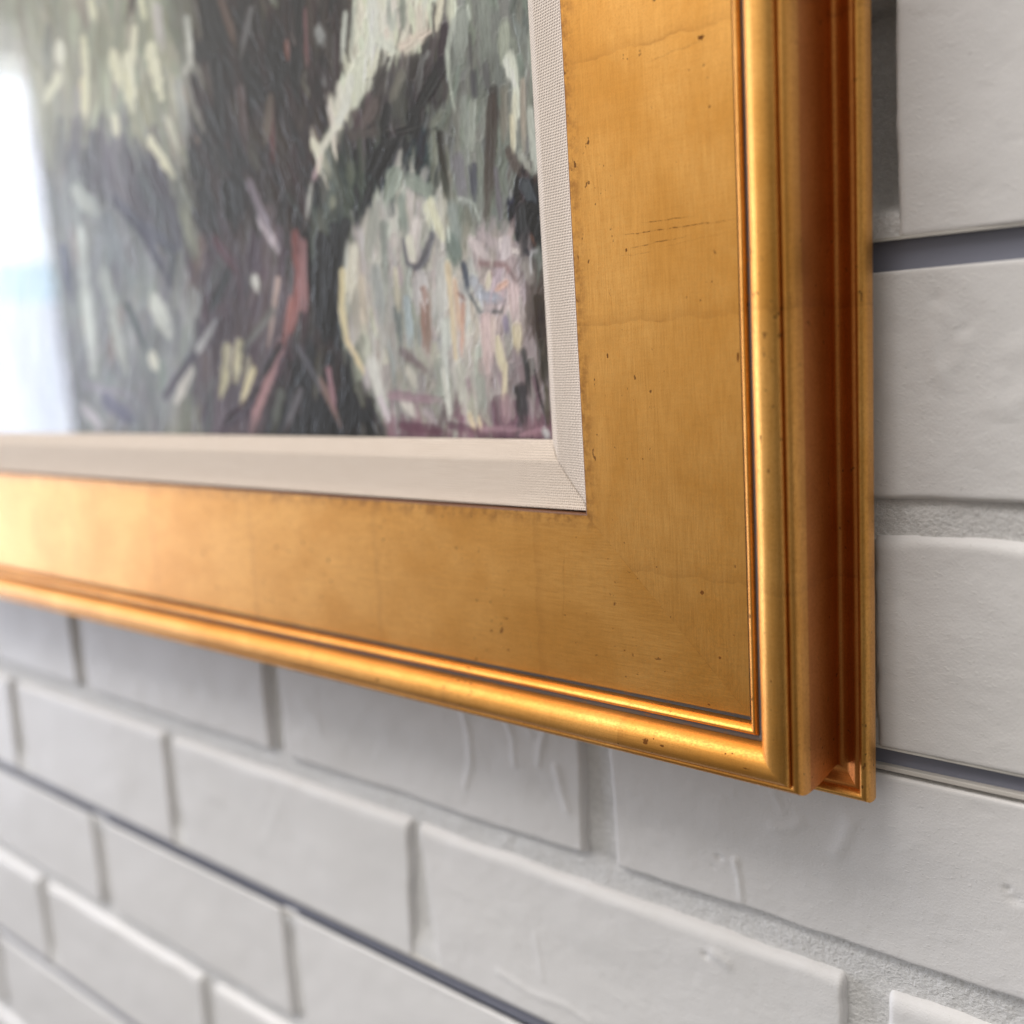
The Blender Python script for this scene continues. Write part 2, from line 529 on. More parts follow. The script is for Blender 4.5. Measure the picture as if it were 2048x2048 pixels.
def surf(X, Z, cell):
    h = 0.8 * vnoise(X / 42, Z / 30, 3) + 0.30 * vnoise(X / 13, Z / 11, 4)
    if cell < 3:
        h = h + 0.09 * vnoise(X / 4.5, Z / 4.5, 5) + 0.04 * vnoise(X / 1.9, Z / 1.9, 6)
        # flakes and little craters where the paint bridged the texture
        n = vnoise(X / 6.0, Z / 3.2, 8) + 0.5 * vnoise(X / 2.2, Z / 1.6, 9)
        h = h + 0.07 * sstep(0.30, 0.46, n) - 0.07 * sstep(0.32, 0.46, -n)
    x0, x1, z0, z1 = X.min() - 8, X.max() + 8, Z.min() - 8, Z.max() + 8
    for P, w, hh in RIDGES:
        if P[:, 0].max() < x0 or P[:, 0].min() > x1 or P[:, 1].max() < z0 or P[:, 1].min() > z1:
            continue
        d = np.full(X.shape, 1e9)
        wob = 0.5 * vnoise(X / 5, Z / 5, 17)
        for a, b in zip(P[:-1], P[1:]):
            ab = b - a
            t = np.clip(((X - a[0]) * ab[0] + (Z - a[1]) * ab[1]) / (ab @ ab), 0, 1)
            d = np.minimum(d, np.hypot(X - a[0] - t * ab[0], Z - a[1] - t * ab[1]))
        h = h + 0.62 * hh * np.exp(-((d + wob) / (w * 0.66)) ** 2)
    for c, w, hh in PITS:
        if c[0] < x0 or c[0] > x1 or c[1] < z0 or c[1] > z1:
            continue
        d = np.hypot(X - c[0], (Z - c[1]) * 1.3) + 0.6 * vnoise(X / 2, Z / 2, 19)
        h = h - hh * np.exp(-(d / (w * 0.5)) ** 2)
    return h * 1.0


def brick(x0, x1, z0, z1, top_cut, parent, joint_taper=(0, 0)):
    """top_cut: True when the channel is above the brick and mortar below, False the other way round"""
    cx, cz = (x0 + x1) / 2, (z0 + z1) / 2
    near = (-130 < cx < 260 and -330 < cz < 60)
    mid = (-760 < cx < 330 and -620 < cz < 80)
    hidden = (-870 < x0 and x1 < 100 and z0 > -140)
    cell = 1.0 if near else (2.4 if mid else 9.0)
    if hidden:
        cell = 12.0
    seed = int((cx + 5000) * 3 + (cz + 3000) * 7) % 9999
    nx = max(6, int((x1 - x0) / cell))
    nz = max(5, int((z1 - z0) / cell))
    # sample lines crowded at the edges, so that the bevels are real
    def axis(a, b, n):
        core = np.linspace(a + 4, b - 4, n)
        e = np.array([0, 0.35, 0.8, 1.4, 2.1, 3.0])
        return np.concatenate([a + e, core, (b - e)[::-1]])
    xs = axis(x0, x1, nx)
    zs = axis(z0, z1, nz)
    X, Z = np.meshgrid(xs, zs)
    # wavy outline
    ex = 1.1 * vnoise(Z / 16, X * 0 + cx, seed) + 0.5 * vnoise(Z / 5, X * 0 + cx, seed + 1)
    ez = 1.0 * vnoise(X / 22, Z * 0 + cz, seed + 2) + 0.35 * vnoise(X / 6, Z * 0 + cz, seed + 3)
    u = (X - x0) / (x1 - x0)
    v = (Z - z0) / (z1 - z0)
    wl, wr = np.clip(1 - u * 8, 0, 1), np.clip(1 - (1 - u) * 8, 0, 1)
    wb, wt = np.clip(1 - v * 5, 0, 1), np.clip(1 - (1 - v) * 5, 0, 1)
    X2 = X + ex * (wl + wr) + joint_taper[0] * wl * (v - 0.5) + joint_taper[1] * wr * (v - 0.5)
    Z2 = Z + ez * ((wb if top_cut else 0) + (0 if top_cut else wt))
    H = surf(X2, Z2, cell)
    dl, dr, db, dt = X - x0, x1 - X, Z - z0, z1 - Z
    D = 5.5
    var = 1 + 0.5 * vnoise(X / 14, Z / 14, seed + 5)

    def fall(d, w):
        t = np.clip(1 - d / (w * var), 0, 1)
        return D * (1 - np.sqrt(np.maximum(0, 1 - t ** 2.2)))
    H = H - np.maximum(fall(dl, 2.6), fall(dr, 1.9))
    if top_cut:
        H = H - fall(db, 2.0) - 0.25 * np.clip(1 - dt / 0.6, 0, 1)
    else:
        H = H - fall(dt, 5.2) - 0.25 * np.clip(1 - db / 0.6, 0, 1)
    P = np.stack([(X2 - cx), -H, (Z2 - cz)], -1)
    # skirt going back into the panel
    ring = P.copy()
    full = np.zeros((P.shape[0] + 2, P.shape[1] + 2, 3))
    full[1:-1, 1:-1] = P
    BACKD = 13.0
    full[0, 1:-1] = P[0]
    full[-1, 1:-1] = P[-1]
    full[1:-1, 0] = P[:, 0]
    full[1:-1, -1] = P[:, -1]
    full[0, 0], full[0, -1], full[-1, 0], full[-1, -1] = P[0, 0], P[0, -1], P[-1, 0], P[-1, -1]
    for sl in (np.s_[0, :], np.s_[-1, :], np.s_[:, 0], np.s_[:, -1]):
        full[sl][..., 1] = BACKD
    me = grid_mesh("brick", full * MM)
    return link("brick", me, BRICK, parent, Vector((cx, 0, cz)) * MM)


# measured joint centres; everything else follows the running bond
JOINTS = {0: {109: 11.0}, -3: {}, }
over = {
    (0, 'K', 0): (108.4, 12.6, 0.8),
    (-3, 'J', 0): (0.2, 12.6, 1.5), (-3, 'J', -1): (-201.8, 11.0, 0), (-3, 'J', -2): (-405.5, 11.8, 0),
    (-4, 'K', 0): (104.4, 13.6, 0), (-4, 'K', -1): (-104.5, 10.5, 6.5), (-4, 'K', -2): (-310.0, 11, 1.0), (-4, 'K', -3): (-511, 16, 4.0),
    (-5, 'J', -1): (-208.5, 10, 0), (-5, 'J', -2): (-411, 14, -1.0),
    (-6, 'K', -2): (-299, 12.5, 0), (-6, 'K', -3): (-509, 14, 0),
    (-7, 'J', -3): (-611, 12, 0),
}
# course n lies between level n-1 and n+... : courses are named by the level at their lower edge
MORTAR_Z = {-1: -75.2, -3: -224.7, -5: -379.3, -7: -533.4}
MORTAR_W = {-1: 9.5, -3: 11.8, -5: 9.5}
ROWS = []
for lev in range(-11, 10, 2):          # lev: mortar levels (odd); channels are even
    zm = MORTAR_Z.get(lev, lev * S)
    wm = MORTAR_W.get(lev, 10.0)
    panel = None
    zt, zb = (lev + 1) * S - GAP, (lev - 1) * S + GAP
    # panel with the mortar surface
    near = -6 < lev < 2
    nx = 900 if near else 60
    nz = 46 if near else 12
    xs = np.linspace(XL, XR, nx)
    if near:
        xs = np.concatenate([np.linspace(XL, -660, 40), np.linspace(-657, -140, 230), np.linspace(-138.5, 180, 260), np.linspace(190, XR, 40)])
    zs = np.unique(np.concatenate([[zb, zb + 0.4], np.linspace(zb + 3, zm - wm, 6 if not near else 16), np.linspace(zm - wm * 0.8, zm + wm * 0.8, 14), np.linspace(zm + wm, zt - 3, 6 if not near else 16), [zt - 0.4, zt]]))
    X, Z = np.meshgrid(xs, zs)
    H = -3.7 + 0.8 * vnoise(X / 16, Z / 9, 41) + 0.35 * vnoise(X / 5, Z / 4, 42) + 0.25 * vnoise(X / 2, Z / 2, 43)
    # the bed joint was struck: deepest right under the upper bricks
    H = H - 0.9 * np.exp(-((Z - (zm + wm * 0.5)) / (wm * 0.28)) ** 2)
    H = H + 2.6 * (1 - sstep(2, 15, np.minimum(Z - zb, zt - Z)))
    if lev == -1:
        H = H + 1.3
    H = np.minimum(H, -1.5 + 0.3 * vnoise(X / 5, Z / 4, 44))
    H = H - 12.0 * sstep(98, 103, X) * (1 - sstep(116, 118, X)) * sstep(11, 17, Z) * (1 - sstep(68, 70, Z))    # head joint hollowed out to darken it like the deep shadow beside the frame
    P = np.stack([X, -H, Z], -1)
    full = np.concatenate([P[:1] * 1, P, P[-1:] * 1], 0)
    full[0, :, 1] = 15.0
    full[-1, :, 1] = 15.0
    panel = link("wall_panel", grid_mesh("wall_panel", full * MM), MORTAR, wall)
    for part in ('up', 'down'):
        n = lev + 1 if part == 'up' else lev    # course number: its top level
        key = n                                    # even n: course under channel n ; odd: under mortar
        # upper course of the panel lies between mortar lev and channel lev+1
        if part == 'up':
            z0, z1 = zm + wm / 2, zt
            course = lev + 1 - 0
        else:
            z0, z1 = zb, zm - wm / 2
            course = lev
        cid = {True: lev, False: lev - 1}[part == 'up']     # level at the lower edge
        # phase: J in the courses ending at -1, -3 (upper halves) and -5 ; K below the mortar
        phase = 'J' if part == 'up' else 'K'
        js = []
        k0 = -8
        for k in range(-8, 6):
            base = k * 203.2 + (0 if phase == 'J' else 101.6)
            js.append([base + random.uniform(-3, 3), random.uniform(9.5, 11.5), random.uniform(-1, 1)])
            if (cid, phase, k) in over:
                js[-1] = list(over[(cid, phase, k)])
        for a, b in zip(js[:-1], js[1:]):
            x0, x1 = a[0] + a[1] / 2, b[0] - b[1] / 2
            if x1 < XL + 10 or x0 > XR - 10:
                continue
            x0, x1 = max(x0, XL + 3), min(x1, XR - 3)
            brick(x0, x1, z0, z1, part == 'up', panel, (-a[2], b[2]))
            ROWS.append((x0, x1, z0, z1))

# channel inserts (extruded profile, seen in the slots between the panels)


def extrude_x(name, prof, x0, x1, mat, parent, closed=True):
    """prof: list of (depth in front of the wall mm, z mm)"""
    n = len(prof)
    vsx = [(x, -d, z) for x in (x0, x1) for d, z in prof]
    fs = [(i, (i + 1) % n, n + (i + 1) % n, n + i) for i in range(n if closed else n - 1)]
    if closed:
        fs += [tuple(range(n))[::-1], tuple(range(n, 2 * n))]
    me = bpy.data.meshes.new(name)
    me.from_pydata([tuple(c * MM for c in v) for v in vsx], [], fs)
    me.update()
    return link(name, me, mat, parent, smooth=False)


INSET = {0: -3.2, -2: 0.35, -4: -2.6, -6: -2.6}      # how each insert happens to sit in its slot
for lev in range(-12, 11, 2):
    z = lev * S + INSET.get(lev, -2.5)
    zc = lev * S
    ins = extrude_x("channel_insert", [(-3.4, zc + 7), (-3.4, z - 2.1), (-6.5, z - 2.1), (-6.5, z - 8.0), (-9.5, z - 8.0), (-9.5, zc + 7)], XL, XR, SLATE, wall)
    extrude_x("channel_lip", [(-1.0, z - 2.3), (-0.8, z - 3.3), (-1.2, z - 3.6), (-5.2, z - 3.6), (-5.2, z - 2.12), (-1.2, z - 2.12)], XL, XR, LIP, ins)
    extrude_x("panel_edge", [(-0.5, zc + GAP + 0.02), (-0.5, zc + GAP - 0.8), (-3.3, zc + GAP - 0.8), (-3.3, zc + GAP + 0.02)], XL, XR, EDGE, ins)
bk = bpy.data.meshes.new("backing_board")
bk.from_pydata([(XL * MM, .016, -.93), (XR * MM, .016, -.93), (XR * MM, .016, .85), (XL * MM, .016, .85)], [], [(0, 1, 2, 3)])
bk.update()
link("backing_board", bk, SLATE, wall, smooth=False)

# ------------------------------------------------------------------ the framed painting
OX, OZ = 112.2, -161.06          # outer lower right corner
FW, FH = 1040.0, 800.0
pic = bpy.data.objects.new("framed_painting", None)
COL.objects.link(pic)
pic.location = Vector((OX - FW / 2, 0, OZ)) * MM
pic["label"] = "oil painting in gold leaf frame with linen liner hung on a white brick wall"
pic["category"] = "painting"

# profile points (w across from the outer edge, d out of the wall)


def arc(pts, n=6):
    """Catmull-Rom through pts"""
    pts = [np.array(p, float) for p in pts]
    P = [2 * pts[0] - pts[1]] + pts + [2 * pts[-1] - pts[-2]]
    out = []
    for i in range(1, len(P) - 2):
        for t in np.linspace(0, 1, n, endpoint=False):
            a, b, c, d = P[i - 1], P[i], P[i + 1], P[i + 2]
            out.append(0.5 * ((2 * b) + (c - a) * t + (2 * a - 5 * b + 4 * c - d) * t * t + (3 * b - a - 3 * c + d) * t ** 3))
    out.append(pts[-1])
    return [tuple(p) for p in out]


PANEL = [(85.95, 31.45), (70, 31.7), (55, 31.95), (40, 32.3), (30, 32.6), (28.6, 32.62)]
LIPP = [(86.0, 24.0), (86.45, 24.2), (86.4, 31.0), (86.2, 31.42), (85.9, 31.44)]
LINE1 = [(28.65, 32.6), (28.5, 32.2), (28.45, 31.6), (28.2, 31.3), (27.2, 31.3), (26.9, 31.9)]
BEAD1 = [(27.1, 31.6)] + arc([(27.0, 33.0), (26.9, 34.6), (26.4, 36.0), (25.5, 36.8), (24.75, 36.4), (24.45, 35.4), (24.4, 34.8)], 4)
GROOVE = [(24.55, 34.6), (24.35, 35.2), (23.6, 35.35), (22.6, 35.3), (22.3, 34.8)]
BEAD2 = [(22.6, 34.8)] + arc([(22.5, 35.6), (22.1, 37.8), (20.9, 40.3), (18.8, 41.9), (16.3, 42.4), (14.2, 41.9), (13.0, 40.6), (12.75, 39.0), (12.75, 38.0)], 5)
BEAD3 = [(12.9, 38.0)] + arc([(12.75, 38.6), (12.35, 39.4), (11.5, 39.7), (10.6, 39.1), (9.9, 37.5), (9.6, 35.6), (9.5, 33.4)], 5)
OUTER = arc([(9.52, 33.6), (9.5, 30), (9.75, 22), (10.2, 15), (10.2, 12.2)], 4) + arc([(9.9, 11.2), (9.0, 10.7), (7.4, 10.9), (5.8, 11.9), (4.6, 12.6), (3.4, 12.5)], 4) + [(3.15, 12.3)]
RIM = [(3.3, 12.0)] + arc([(3.25, 12.6), (2.9, 13.6), (2.0, 14.4), (1.0, 14.0), (0.25, 12.6), (0.0, 10.5), (0.1, 8.2), (0.7, 6.6)], 5) + [(1.6, 5.8)]
BACK = [(1.7, 5.9), (2.2, 3.5), (86.0, 3.5), (86.2, 24.3)]
LINER = [(109.0, 15.4), (108.75, 17.6)] + arc([(108.6, 18.2), (108.2, 18.9), (107.0, 20.0), (104.8, 21.9), (103.2, 23.3), (102.2, 23.9), (100.9, 24.25)], 4) + \
    [(97, 25.3), (92, 26.8), (88.5, 28.0)] + arc([(87.6, 28.7), (87.2, 28.9), (86.95, 28.5)], 3) + [(86.9, 24.0)]

# rails in their own coordinates: x along the rail (0 at its middle), y = w, z = d


def rail_mesh(name, prof, length, nseg_near=None, wob=0.0, seed=0):
    """mitred extrusion; length = outer length; ends cut at 45 degrees"""
    n = 60
    us = np.linspace(0, 1, n + 1)
    prof = np.array(prof)
    P = np.zeros((n + 1, len(prof), 3))
    for i, u in enumerate(us):
        w = prof[:, 0]
        x = (-length / 2 + w) * (1 - u) + (length / 2 - w) * u
        P[i, :, 0] = x
        P[i, :, 1] = w
        P[i, :, 2] = prof[:, 1]
    if wob:
        X = P[..., 0]
        fade = np.clip((1 - np.abs(us * 2 - 1)) * 8, 0, 1)[:, None]
        P[..., 2] += wob * vnoise(X / 40, X * 0 + seed, seed) * fade
        P[..., 1] += wob * 0.6 * vnoise(X / 23, X * 0 + seed, seed + 3) * fade
    return grid_mesh(name, P[:, ::-1] * MM)


def place(o, side):
    """side: local frame of the rail in the plane of the picture; parent origin is at the middle of the bottom edge"""
    if side == 'bottom':
        m = Matrix(((1, 0, 0), (0, 0, -1), (0, 1, 0)))
        t = (0, 0, 0)
    elif side == 'right':      # x runs up, w runs to the left
        m = Matrix(((0, -1, 0), (0, 0, -1), (1, 0, 0)))
        t = (FW / 2, 0, FH / 2)
    elif side == 'top':
        m = Matrix(((-1, 0, 0), (0, 0, -1), (0, -1, 0)))
        t = (0, 0, FH)
    else:
        m = Matrix(((0, 1, 0), (0, 0, -1), (-1, 0, 0)))
        t = (-FW / 2, 0, FH / 2)
    o.matrix_local = Matrix.Translation(Vector(t) * MM) @ m.to_4x4()


def loc_bottom(px, dep):   # photo point on the bottom rail -> (x along, w)
    q = on_plane([px], dep)[0]
    return (q[0] - (OX - FW / 2), q[1] - OZ)


def loc_right(px, dep):
    q = on_plane([px], dep)[0]
    return (q[1] - OZ - FH / 2, OX - q[0])


def spots(fn, lst):
    return [(*fn(p, d), rx, ry) for p, d, rx, ry in lst]


def lines(fn, lst):
    return [(*fn(a, d), *fn(b, d), w, s) for a, b, d, w, s in lst]


sp_r = spots(loc_right, [((1403, 75), 32, 0.7, 1.0), ((1405, 1185), 32, 0.6, 0.6), ((1441, 1315), 32, 0.5, 0.5), ((1252, 500), 32, 0.6, 0.35),
                         ((1214, 712), 32, 0.8, 0.3), ((1478, 715), 32, 1.6, 0.35), ((1213, 790), 31, 0.5, 0.3), ((1285, 918), 32, 0.4, 0.4)])
ln_r = lines(loc_right, [((1235, 472), (1500, 436), 31, 0.22, 1.0), ((1275, 448), (1400, 432), 31, 0.17, 0.9), ((1255, 497), (1390, 470), 31, 0.18, 0.9),
                         ((1235, 515), (1320, 500), 31, 0.10, 0.6), ((1300, 500), (1500, 455), 31, 0.09, 0.4), ((1290, 130), (1420, 80), 31, 0.22, 0.35)])
sp_b = spots(loc_bottom, [((1330, 1342), 32, 0.4, 0.4), ((1420, 1408), 32, 0.5, 0.35), ((1250, 1300), 32, 0.3, 0.3)])
ln_b = lines(loc_bottom, [((1185, 1036), (1285, 1070), 30.5, 0.26, 1.0), ((1215, 1058), (1270, 1092), 30.5, 0.18, 0.9), ((1130, 1090), (1130, 1260), 31, 0.35, 0.45),
                          ((70, 1010), (80, 1120), 31, 1.4, 0.5)])
sp_b2 = spots(loc_bottom, [((1292, 1482), 42, 1.25, 1.0), ((1307, 1478), 42, 0.3, 0.25), ((1325, 1491), 42, 0.8, 0.35), ((1307, 1503), 41, 0.25, 0.25),
                           ((1453, 1506), 41, 0.3, 0.25), ((1466, 1506), 41, 0.25, 0.2), ((1240, 1485), 41, 0.3, 0.2), ((760, 1358), 41, 0.9, 0.4),
                           ((1497, 1534), 41, 1.0, 0.25)])
sp_rim = spots(loc_right, [((1728, 1570), 13, 0.6, 0.4), ((1747, 1510), 12, 0.5, 0.3), ((1747, 1448), 12, 0.7, 0.3)])
sp_out = spots(loc_right, [((1584, 1455), 37, 0.6, 0.5)])

G_panel_r = mat_gold("gold_leaf_panel_upright", spots=sp_r, lines=ln_r)
G_panel_b = mat_gold("gold_leaf_panel_bottom", spots=sp_b, lines=ln_b, seamw=0.082)
G_bead = mat_gold("gold_leaf_bead")
G_bead_b = mat_gold("gold_leaf_bead_chipped", spots=sp_b2)
G_out_shade = mat_gold("gold_leaf_side_shaded", tone=0.72)  # darker copy of the gold: shade on the outer side put into its colour
G_bead3 = mat_gold("gold_leaf_second_bead", tone=0.96, spots=sp_out)
REBATE_SHADE = mat_plain("rebate_shade_brown", (0.16, 0.060, 0.022), 0.5)  # dark colour on the gold's inner lip, painting in the shadow line beside the liner
G_rim = mat_gold("gold_leaf_rim", spots=sp_rim)


def mat_groove():
    M = NT("dark_groove_paint")
    obj = M.new("ShaderNodeTexCoord").outputs["Object"]
    n = M.noise(M.scalev(obj, (0.3, 1, 1)), 500, 3, 0.7)
    M.set(M.b.inputs["Base Color"], M.mix(M.ramp(n, 0.56, 0.72), (0.135, 0.14, 0.155), (0.30, 0.15, 0.05)))
    M.b.inputs["Roughness"].default_value = 0.55
    return M.m


GROOVE_M = mat_groove()

for side, L in (('bottom', FW), ('right', FH), ('top', FW), ('left', FH)):
    gp = G_panel_r if side in ('right', 'left') else G_panel_b
    gb = G_bead_b if side == 'bottom' else G_bead
    rail = link("rail", rail_mesh("rail", PANEL, L, wob=0.10, seed=5), gp, pic)
    place(rail, side)
    for nm, prof, mt, wb in (("inner_bead", BEAD1, G_bead, 0.16), ("dark_groove", GROOVE, GROOVE_M, 0.0), ("front_bead", BEAD2, gb, 0.16),
                             ("second_bead", BEAD3, G_bead3, 0.10), ("outer_side", OUTER, G_out_shade, 0.10), ("rebate_edge", LIPP, REBATE_SHADE, 0.0), ("outer_rim", RIM, G_rim if side == 'right' else G_bead, 0.12), ("back_board", BACK, WOOD, 0.0)):
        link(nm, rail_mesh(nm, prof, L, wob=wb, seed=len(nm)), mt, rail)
    # dark line laid in the narrow groove beside the panel
    link("dark_line", rail_mesh("dark_line", LINE1, L), GROOVE_M, rail)
    li = link("linen_liner", rail_mesh("linen_liner", LINER, L), LINEN_W if L == FW else LINEN_H, pic)
    place(li, side)

# canvas -----------------------------------------------------------------
SIGHT = 108.6
CX0, CX1 = OX - FW + SIGHT - 3, OX - SIGHT + 3          # canvas extents in wall mm
CZ0, CZ1 = OZ + SIGHT - 3, OZ + FH - SIGHT + 3
CD = 14.5
RES = 0.42
CWn, CHn = int((CX1 - CX0) / RES) + 1, int((CZ1 - CZ0) / RES) + 1


def lin(c):
    c = np.asarray(c, float) / 255.0
    return np.where(c <= 0.04045, c / 12.92, ((c + 0.055) / 1.055) ** 2.4)


GX, GZ = np.meshgrid(CX0 + np.arange(CWn) * RES, CZ0 + np.arange(CHn) * RES)
img = np.zeros((CHn, CWn, 3))
img[:] = lin((112, 112, 104))
hgt = np.zeros((CHn, CWn))


def poly(px, col, soft=0.8, mmpts=None):
    P = on_plane(px, CD) if mmpts is None else np.array(mmpts, float)
    x0, x1 = P[:, 0].min() - 4, P[:, 0].max() + 4
    z0, z1 = P[:, 1].min() - 4, P[:, 1].max() + 4
    i0, i1 = max(0, int((x0 - CX0) / RES)), min(CWn, int((x1 - CX0) / RES) + 1)
    j0, j1 = max(0, int((z0 - CZ0) / RES)), min(CHn, int((z1 - CZ0) / RES) + 1)
    if i1 <= i0 or j1 <= j0:
        return
    X = GX[j0:j1, i0:i1]
    Z = GZ[j0:j1, i0:i1]
    X = X + 3.0 * vnoise(X / 5, Z / 9, 71) + 1.0 * vnoise(X / 1.6, Z / 5, 72)
    Z = Z + 3.5 * vnoise(X / 4, Z / 5, 73)
    ins = np.zeros(X.shape, bool)
    n = len(P)
    for a in range(n):
        xa, za = P[a]
        xb, zb = P[(a + 1) % n]
        if za == zb:
            continue
        c = ((za > Z) != (zb > Z)) & (X < (xb - xa) * (Z - za) / (zb - za) + xa)
        ins ^= c
    img[j0:j1, i0:i1][ins] = lin(col)


def stroke_mm(P, w, col, alpha=0.95, seed=0, ridge=1.0):
    P = np.array(P, float)
    m = w
    i0, i1 = max(0, int((P[:, 0].min() - m - CX0) / RES)), min(CWn, int((P[:, 0].max() + m - CX0) / RES) + 2)
    j0, j1 = max(0, int((P[:, 1].min() - m - CZ0) / RES)), min(CHn, int((P[:, 1].max() + m - CZ0) / RES) + 2)
    if i1 <= i0 or j1 <= j0:
        return
    X = GX[j0:j1, i0:i1]
    Z = GZ[j0:j1, i0:i1]
    best = np.full(X.shape, 1e9)
    off = np.zeros(X.shape)
    along = np.zeros(X.shape)
    tot = sum(np.hypot(*(b - a)) for a, b in zip(P[:-1], P[1:])) + 1e-6
    s = 0
    for a, b in zip(P[:-1], P[1:]):
        ab = b - a
        L = np.hypot(*ab) + 1e-9
        t = np.clip(((X - a[0]) * ab[0] + (Z - a[1]) * ab[1]) / (L * L), 0, 1)
        dx, dz = X - a[0] - t * ab[0], Z - a[1] - t * ab[1]
        d = np.hypot(dx, dz)
        o = (dx * ab[1] - dz * ab[0]) / L
        k = d < best
        best[k] = d[k]
        off[k] = o[k]
        along[k] = ((s + t * L) / tot)[k]
        s += L
    br = vnoise(off / 0.55, along * tot / 14 + seed * 3.1, seed)          # bristles
    wn_ = w / 2 * (1 + 0.35 * vnoise(along * tot / 2.5, off * 0 + seed, seed + 1) - 0.35 * sstep(0.7, 1.0, along) + 0.4 * br)
    mask = 1 - sstep(0.25 + 0.6 * ((seed * 0.6180339) % 1.0), 1.0, best / np.maximum(wn_, 1e-3))
    mask *= np.clip(1.15 - sstep(0.55, 1.0, along) * (0.45 + br * 1.8), 0, 1)
    a_ = (mask * alpha)[..., None]
    c = lin(col)[None, None, :] * (1 + 0.16 * br[..., None])
    sub = img[j0:j1, i0:i1]
    img[j0:j1, i0:i1] = sub * (1 - a_) + c * a_
    edge = np.exp(-((best / np.maximum(wn_, 1e-3) - 0.85) / 0.18) ** 2)
    hh = ridge * (0.16 + 0.22 * br + 0.20 * edge)
    hs = hgt[j0:j1, i0:i1]
    hgt[j0:j1, i0:i1] = hs * (1 - mask * 0.8) + hh * mask


def st(col, wpx, *pts, alpha=0.88, ridge=1.0):
    P = on_plane(pts, CD)
    m = np.array(pts, float).mean(0)
    q = on_plane([(m[0] - wpx / 2, m[1]), (m[0] + wpx / 2, m[1])], CD)
    q2 = on_plane([(m[0], m[1] - wpx / 2), (m[0], m[1] + wpx / 2)], CD)
    d = np.abs(P[-1] - P[0])
    wx, wz = abs(q[1, 0] - q[0, 0]), abs(q2[1, 1] - q2[0, 1])
    f = d[1] / (d[0] + d[1] + 1e-6)
    stroke_mm(P, (wx * f + wz * (1 - f)) * 1.1, col, alpha, int(abs(P[0, 0] * 7 + P[0, 1] * 13)) % 997, ridge)


# --- large masses of the picture (positions in photo pixels, projected on the canvas)
poly(None, (108, 110, 100), mmpts=[(CX0, CZ0), (CX1, CZ0), (CX1, CZ1), (CX0, CZ1)])
poly([(-400, -60), (330, -60), (352, 150), (385, 250), (380, 375), (330, 350), (250, 270), (150, 255), (80, 330), (-400, 330)], (130, 131, 116))
poly([(-400, 330), (80, 330), (160, 900), (-400, 900)], (112, 120, 118))
poly([(60, 330), (260, 400), (400, 520), (420, 700), (300, 900), (120, 900), (90, 500)], (112, 115, 115))
poly([(115, 300), (165, 258), (270, 270), (335, 355), (372, 480), (350, 560), (270, 470), (200, 390), (130, 400)], (84, 84, 88))
poly([(385, -60), (712, -60), (690, 120), (650, 250), (628, 360), (612, 450), (640, 600), (700, 750), (770, 900), (420, 900), (420, 640), (380, 480), (378, 330), (392, 180)], (62, 58, 55))
poly([(370, 480), (560, 430), (590, 640), (560, 780), (480, 900), (380, 900), (400, 640)], (80, 72, 75))
poly([(712, -60), (905, -60), (905, 38), (880, 68), (820, 100), (775, 112), (745, 150), (700, 240), (650, 312), (628, 355), (640, 290), (668, 220), (690, 140), (700, 60)], (190, 190, 172))
poly([(905, 30), (895, 110), (905, 180), (880, 215), (845, 255), (770, 278), (700, 298), (655, 320), (690, 245), (740, 150), (780, 112), (830, 95)], (78, 75, 73))
poly([(905, -60), (1070, -60), (1110, 640), (1010, 520), (935, 420), (845, 255), (905, 180), (893, 90)], (112, 117, 110))
poly([(640, 320), (770, 276), (850, 255), (875, 340), (850, 352), (795, 335), (765, 375), (722, 418), (697, 500), (680, 600), (690, 690), (700, 740), (640, 640), (606, 500), (620, 400)], (34, 46, 48))
poly([(640, 330), (700, 305), (735, 330), (700, 430), (655, 520), (625, 560), (618, 440)], (70, 75, 68))
poly([(797, 335), (850, 350), (885, 400), (905, 520), (960, 500), (1110, 600), (1120, 900), (790, 890), (735, 770), (695, 700), (682, 610), (682, 530), (702, 450), (722, 415), (765, 375)], (146, 144, 138))
poly([(935, 500), (962, 455), (1020, 480), (1075, 515), (1110, 640), (1120, 900), (985, 900), (955, 650)], (146, 134, 136))
poly([(1008, 410), (1035, 350), (1085, 350), (1095, 500), (1060, 505), (1028, 470), (1010, 440)], (40, 41, 44))
poly([(770, 900), (795, 825), (870, 850), (960, 845), (1040, 828), (1120, 820), (1120, 900)], (112, 86, 96))
poly([(1065, 540), (1110, 540), (1115, 720), (1085, 740), (1062, 640)], (84, 76, 70))
poly([(640, 700), (700, 740), (760, 830), (760, 900), (560, 900), (600, 760)], (52, 50, 48))
# beyond the edge of the photograph the picture goes on in the same way
poly(None, (92, 98, 86), mmpts=[(CX0, 190), (-300, 200), (-160, 230), (-150, CZ1), (CX0, CZ1)])
poly(None, (150, 158, 150), mmpts=[(-60, 170), (CX1, 150), (CX1, CZ1), (-80, CZ1)])
poly(None, (72, 68, 62), mmpts=[(-240, 160), (-90, 160), (-120, 300), (-80, CZ1), (-230, CZ1), (-260, 300)])
poly(None, (128, 126, 108), mmpts=[(CX0, CZ0), (-560, CZ0), (-600, 60), (-540, 150), (CX0, 190)])

# --- body of strokes: short loaded brush marks that follow the forms
base = img.copy()


def flow(x, z):
    """direction of the marks, radians from vertical"""
    a = 0.22 * vnoise(x / 60, z / 60, 91) * 4
    if -170 < x < -60 and z < 40:                 # roots spreading at the foot of the trunk
        a += (x + 95) * 0.006
    if -330 < x < -180 and z < 30:
        a += -0.35
    return a


